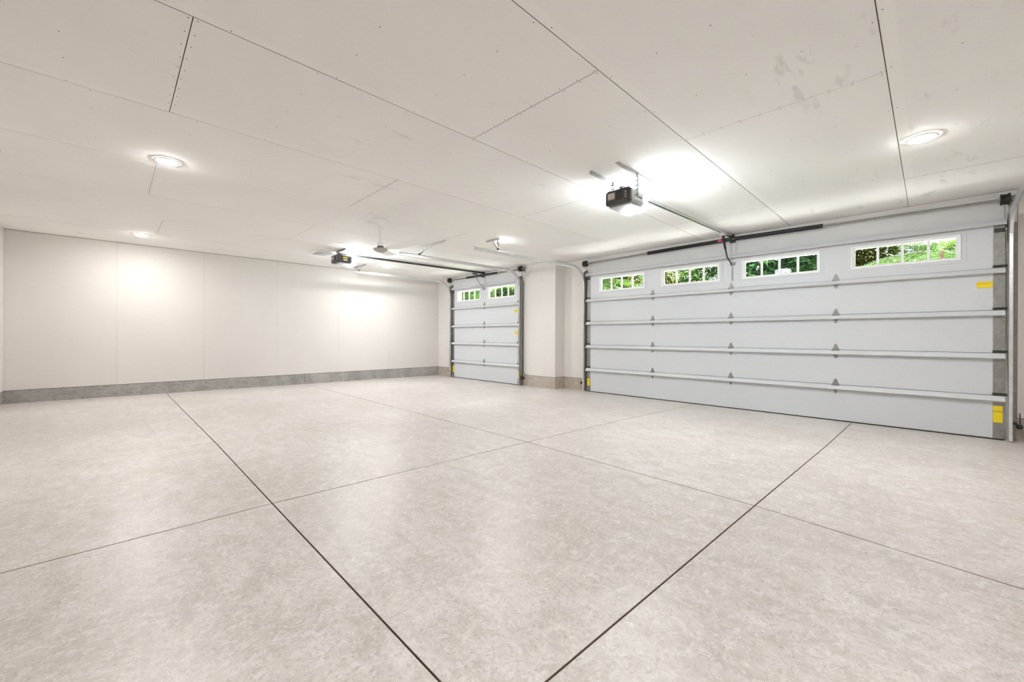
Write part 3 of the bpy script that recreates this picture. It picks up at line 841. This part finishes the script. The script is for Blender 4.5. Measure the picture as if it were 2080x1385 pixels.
def blade(a):
    mb, n = MB(), 12
    vs, fs = [], []
    for i in range(n + 1):
        t = i / n
        r = .085 + t * .585
        w = .030 + .045 * min(1, t / .25) if t < .97 else .055
        dz = .045 * t * t
        for s in (-1, 1):
            for th in (-.001, .001):
                vs.append((r, s * w, -.412 + dz - s * w * .16 + th))
    for i in range(n):
        o = i * 4
        fs += [(o, o+4, o+6, o+2), (o+1, o+3, o+7, o+5), (o, o+1, o+5, o+4), (o+2, o+6, o+7, o+3)]
    fs += [(0, 2, 3, 1), (n*4, n*4+1, n*4+3, n*4+2)]
    c, s_ = math.cos(a), math.sin(a)
    vs = [(x*c - y*s_, x*s_ + y*c, z) for x, y, z in vs]
    return MB().add(vs, fs).build('blade', M_FAN, fan)
for a in (20, 138, 256): blade(math.radians(a))

# ---------------------------------------------------------------- ceiling lights
L0 = empty('ceiling_light', (-5.019, .359, HC))
MB().lathe([(.098, -.0012), (.098, -.005), (.092, -.011), (.080, -.012), (.076, -.004)], n=40).build('trim_ring', M_FAN, L0)
MB().lathe([(.0795, -.0118), (.071, -.0165), (.052, -.0200), (.028, -.0222), (.0005, -.0228)], n=40).build('lens', M_DISC, L0)
LG = 'round ceiling lights'
spots = [(-5.019, .359, 'lit round ceiling light in the middle of the left ceiling, nearest the camera'),
         (-9.007, .322, 'lit round ceiling light close to the near end of the long wall'),
         (-.050, 4.725, 'lit round ceiling light at upper right near the wide garage door'),
         (-5.080, 4.745, 'lit round ceiling light beside the wide door\'s left track hanger'),
         (-8.904, 4.599, 'lit round ceiling light just beyond the far opener near the long wall'),
         (-.05, .34, 'round ceiling light straight above the camera, outside the picture')]
for k, (x, y, lab) in enumerate(spots):
    o = L0 if k == 0 else copy_tree(L0)
    o.location = (x, y, HC); tag(o, lab, 'ceiling light', LG)

# ---------------------------------------------------------------- white ceiling register behind the far opener
vt = empty('ceiling_vent', (-8.33, 2.93, HC)); tag(vt, 'white slotted air register box on the ceiling behind the far opener', 'vent')
box('frame', M_FAN, vt, -.20, .20, -.19, .30, -.030, -.0012, .004)
for k in range(5):
    box('slat', M_STILE, vt, -.16 + .07 * k, -.13 + .07 * k, -.15, .26, -.034, -.0302, .001, 1)

# ---------------------------------------------------------------- safety sensors by the door feet
def sensor(x, y, s, label):
    t = empty('safety_sensor', (x, y, 0)); tag(t, label, 'sensor', 'safety sensors beside the door tracks')
    box('body', M_BLKPL, t, -.020 + s*.03, .020 + s*.03, -.035, .030, .105, .150, .006)
    MB().lathe([(0, -.048), (.013, -.048), (.013, -.034), (0, -.034)], (s*.03, 0, .128), 12, 'Y').build('lens_cap', M_DARK, t)
    box('bracket', M_BLKPL, t, -.018 if s > 0 else -.012, .012 if s > 0 else .018, -.012, .038, .148, .165, .002, 1)
    box('wire_sleeve', M_PURPLE, t, s*.035 - .004, s*.035 + .004, .030, .038, .150, .27, .002, 1)
    return t
sensor(.650, FD - .005, 1, 'black safety sensor at the foot of the wide door\'s right track')
sensor(-5.055, FD - .005, -1, 'black safety sensor at the foot of the wide door\'s left track')
sensor(-6.535, FS - .005, 1, 'black safety sensor at the foot of the narrow door\'s right track')
sensor(-9.320, FS - .005, -1, 'black safety sensor at the foot of the narrow door\'s left track')

# ---------------------------------------------------------------- outside
gr = MB().box(-60, 40, 7.36, 70, -.25, -.10).build('ground_outside', M_GRASS)
tag(gr, 'green lawn outside beyond the garage doors', 'lawn', kind='structure')
dv = box('driveway', M_DRIVE, None, -10.5, 2.2, 7.36, 13.0, -.099, -.055)
tag(dv, 'pale concrete driveway outside the garage doors', 'driveway', kind='structure')
rs = box('roof_slab', M_STUCCO, None, XL - .6, XR + .6, YB - .6, 8.25, HC + .21, HC + .40)  # unseen; front overhang shaped as an eave to block sun from the windows
tag(rs, 'unseen roof deck over the garage, its eave added to shade the door windows', 'roof', kind='structure')

def leaf_cloud(name, seed, n, rx, rz, size, lobes):
    R = random.Random(seed)
    vs, fs = [], []
    cs = []
    for _ in range(lobes):
        a = R.uniform(0, 6.283); q = R.uniform(.15, .75)
        cs.append((math.cos(a) * rx * q, math.sin(a) * rx * q, R.uniform(-.75, .75) * rz, R.uniform(.35, .55)))
    for i in range(n):
        c = R.choice(cs)
        d = Vector((R.gauss(0, 1), R.gauss(0, 1), R.gauss(0, 1))).normalized() * (R.random() ** .35)
        p = Vector((c[0] + d.x * rx * c[3], c[1] + d.y * rx * c[3], c[2] + d.z * rz * c[3]))
        s = size * R.uniform(.6, 1.3)
        dr = (Vector((d.x, d.y, d.z * .4)) + Vector((R.uniform(-.7, .7), R.uniform(-.7, .7), R.uniform(-.9, .3)))).normalized()
        sd_ = dr.cross(Vector((R.uniform(-.4, .4), R.uniform(-.4, .4), 1))).normalized()
        nn = sd_.cross(dr)
        o = len(vs)
        vs += [p, p + dr * s * .5 + sd_ * s * .22 + nn * s * .05, p + dr * s, p + dr * s * .5 - sd_ * s * .22 + nn * s * .05]
        fs += [(o, o+1, o+2), (o, o+2, o+3)]
    me = bpy.data.meshes.new(name); me.from_pydata([tuple(v) for v in vs], [], fs); me.update()
    return me
clouds = [leaf_cloud('foliage', 11 + k, 6500, 1.5, 1.7, (.20, .15, .26, .17)[k], 9) for k in range(4)]
for k in range(4): clouds[k].materials.append(M_LEAF[k])
trunk_me = MB().tube([(0, 0, 0), (.04, .02, .9), (-.03, 0, 1.8), (.05, .04, 3.2)], [.11, .09, .075, .04], 8).mesh('trunk')
trunk_me.materials.append(M_BARK)
def tree(x, y, zc, k, sc, rz, label):
    t = empty('leafy_tree', (x, y, -.10), rz); tag(t, label, 'tree', 'trees outside the garage doors')
    f = bpy.data.objects.new('foliage', clouds[k]); COL.objects.link(f); f.parent = t; f.location = (0, 0, zc + .1); f.scale = (sc, sc, sc)
    f['kind'] = 'stuff'
    b = bpy.data.objects.new('trunk', trunk_me); COL.objects.link(b); b.parent = t; b.scale = (1, 1, (zc + .1) / 3.0)
    return t
W4, W3, W2, W1, N2, N1 = ('fourth window of the wide door', 'third window of the wide door', 'second window of the wide door',
                          'first window of the wide door', 'right window of the narrow door', 'left window of the narrow door')
def near_(k, w): return ('deep green', 'bright green', 'bluish green', 'bronze green')[k] + ' leafy tree in the nearest row outside the ' + w
for k, (x, k_, w) in enumerate(((1.30, 1, W4), (-3.20, 2, W3), (-7.75, 3, W2), (-14.2, 1, N2), (-18.5, 0, N1))):
    tree(x, 14.0, 3.05, k_, 1.0, k * 1.3, near_(k_, w))
for k, (x, k_, w) in enumerate(((-.95, 3, W4), (-6.6, 1, W2), (-11.2, 0, W1), (-19.0, 2, N2), (-23.5, 1, N1))):
    tree(x, 18.2, 3.35, k_, 1.0, 2 + k * .9, 'leafy tree in the middle row outside the ' + w)
for k, (x, k_, w) in enumerate(((1.6, 2, W4), (-4.6, 0, W3), (-9.3, 0, W2), (-14.0, 2, W1), (-22.4, 0, N2), (-27.0, 0, N1))):
    tree(x, 22.6, 3.7, k_, 1.12, 1 + k * .7, 'shaded leafy tree in the farthest row outside the ' + w)

# palms
def palm_mesh(seed):
    R = random.Random(seed); vs, fs = [], []
    for k in range(15):
        a = k * 2.4 + R.uniform(-.3, .3); el = R.uniform(-.1, .9); L = R.uniform(1.3, 1.8)
        pts = []
        for i in range(15):
            t = i / 14
            r = L * t * math.cos(el) ; z = L * t * math.sin(el) - .75 * t * t
            pts.append(Vector((math.cos(a) * r, math.sin(a) * r, z)))
        for i in range(1, 15):
            p = pts[i]; d = (pts[i] - pts[i-1]).normalized(); sd_ = d.cross(Vector((0, 0, 1))).normalized()
            ll = .55 * math.sin(math.pi * min(1, .15 + .85 * i / 14)) + .10
            for s in (-1, 1):
                for h_ in (0, .5):
                    q = p - d * h_ * L / 14
                    tip = q + (sd_ * s + d * .75 + Vector((0, 0, -.25))).normalized() * ll
                    o = len(vs); w = d * .014
                    vs += [q - w, q + w, (q + tip) / 2 + w * 1.1, tip, (q + tip) / 2 - w * 1.1]
                    fs += [(o, o+1, o+2, o+3, o+4)]
    me = bpy.data.meshes.new('fronds'); me.from_pydata([tuple(v) for v in vs], [], fs); me.update()
    me.materials.append(M_LEAF[1])
    return me
pm = palm_mesh(5)
for (x, y, zc, lab) in ((-6.6, 9.9, 2.62, 'palm with arching yellow-green fronds outside the wide door\'s leftmost window'),
                        (.10, 9.9, 2.55, 'palm with arching fronds outside the wide door\'s rightmost window'),
                        (-11.4, 9.7, 2.70, 'palm with arching fronds outside the narrow door\'s right window')):
    t = empty('palm', (x, y, -.10), x); tag(t, lab, 'palm', 'palms outside the garage doors')
    f = bpy.data.objects.new('fronds', pm); COL.objects.link(f); f.parent = t; f.location = (0, 0, zc + .1); f['kind'] = 'stuff'
    b = bpy.data.objects.new('trunk', trunk_me); COL.objects.link(b); b.parent = t; b.scale = (.8, .8, (zc + .1) / 3.2)
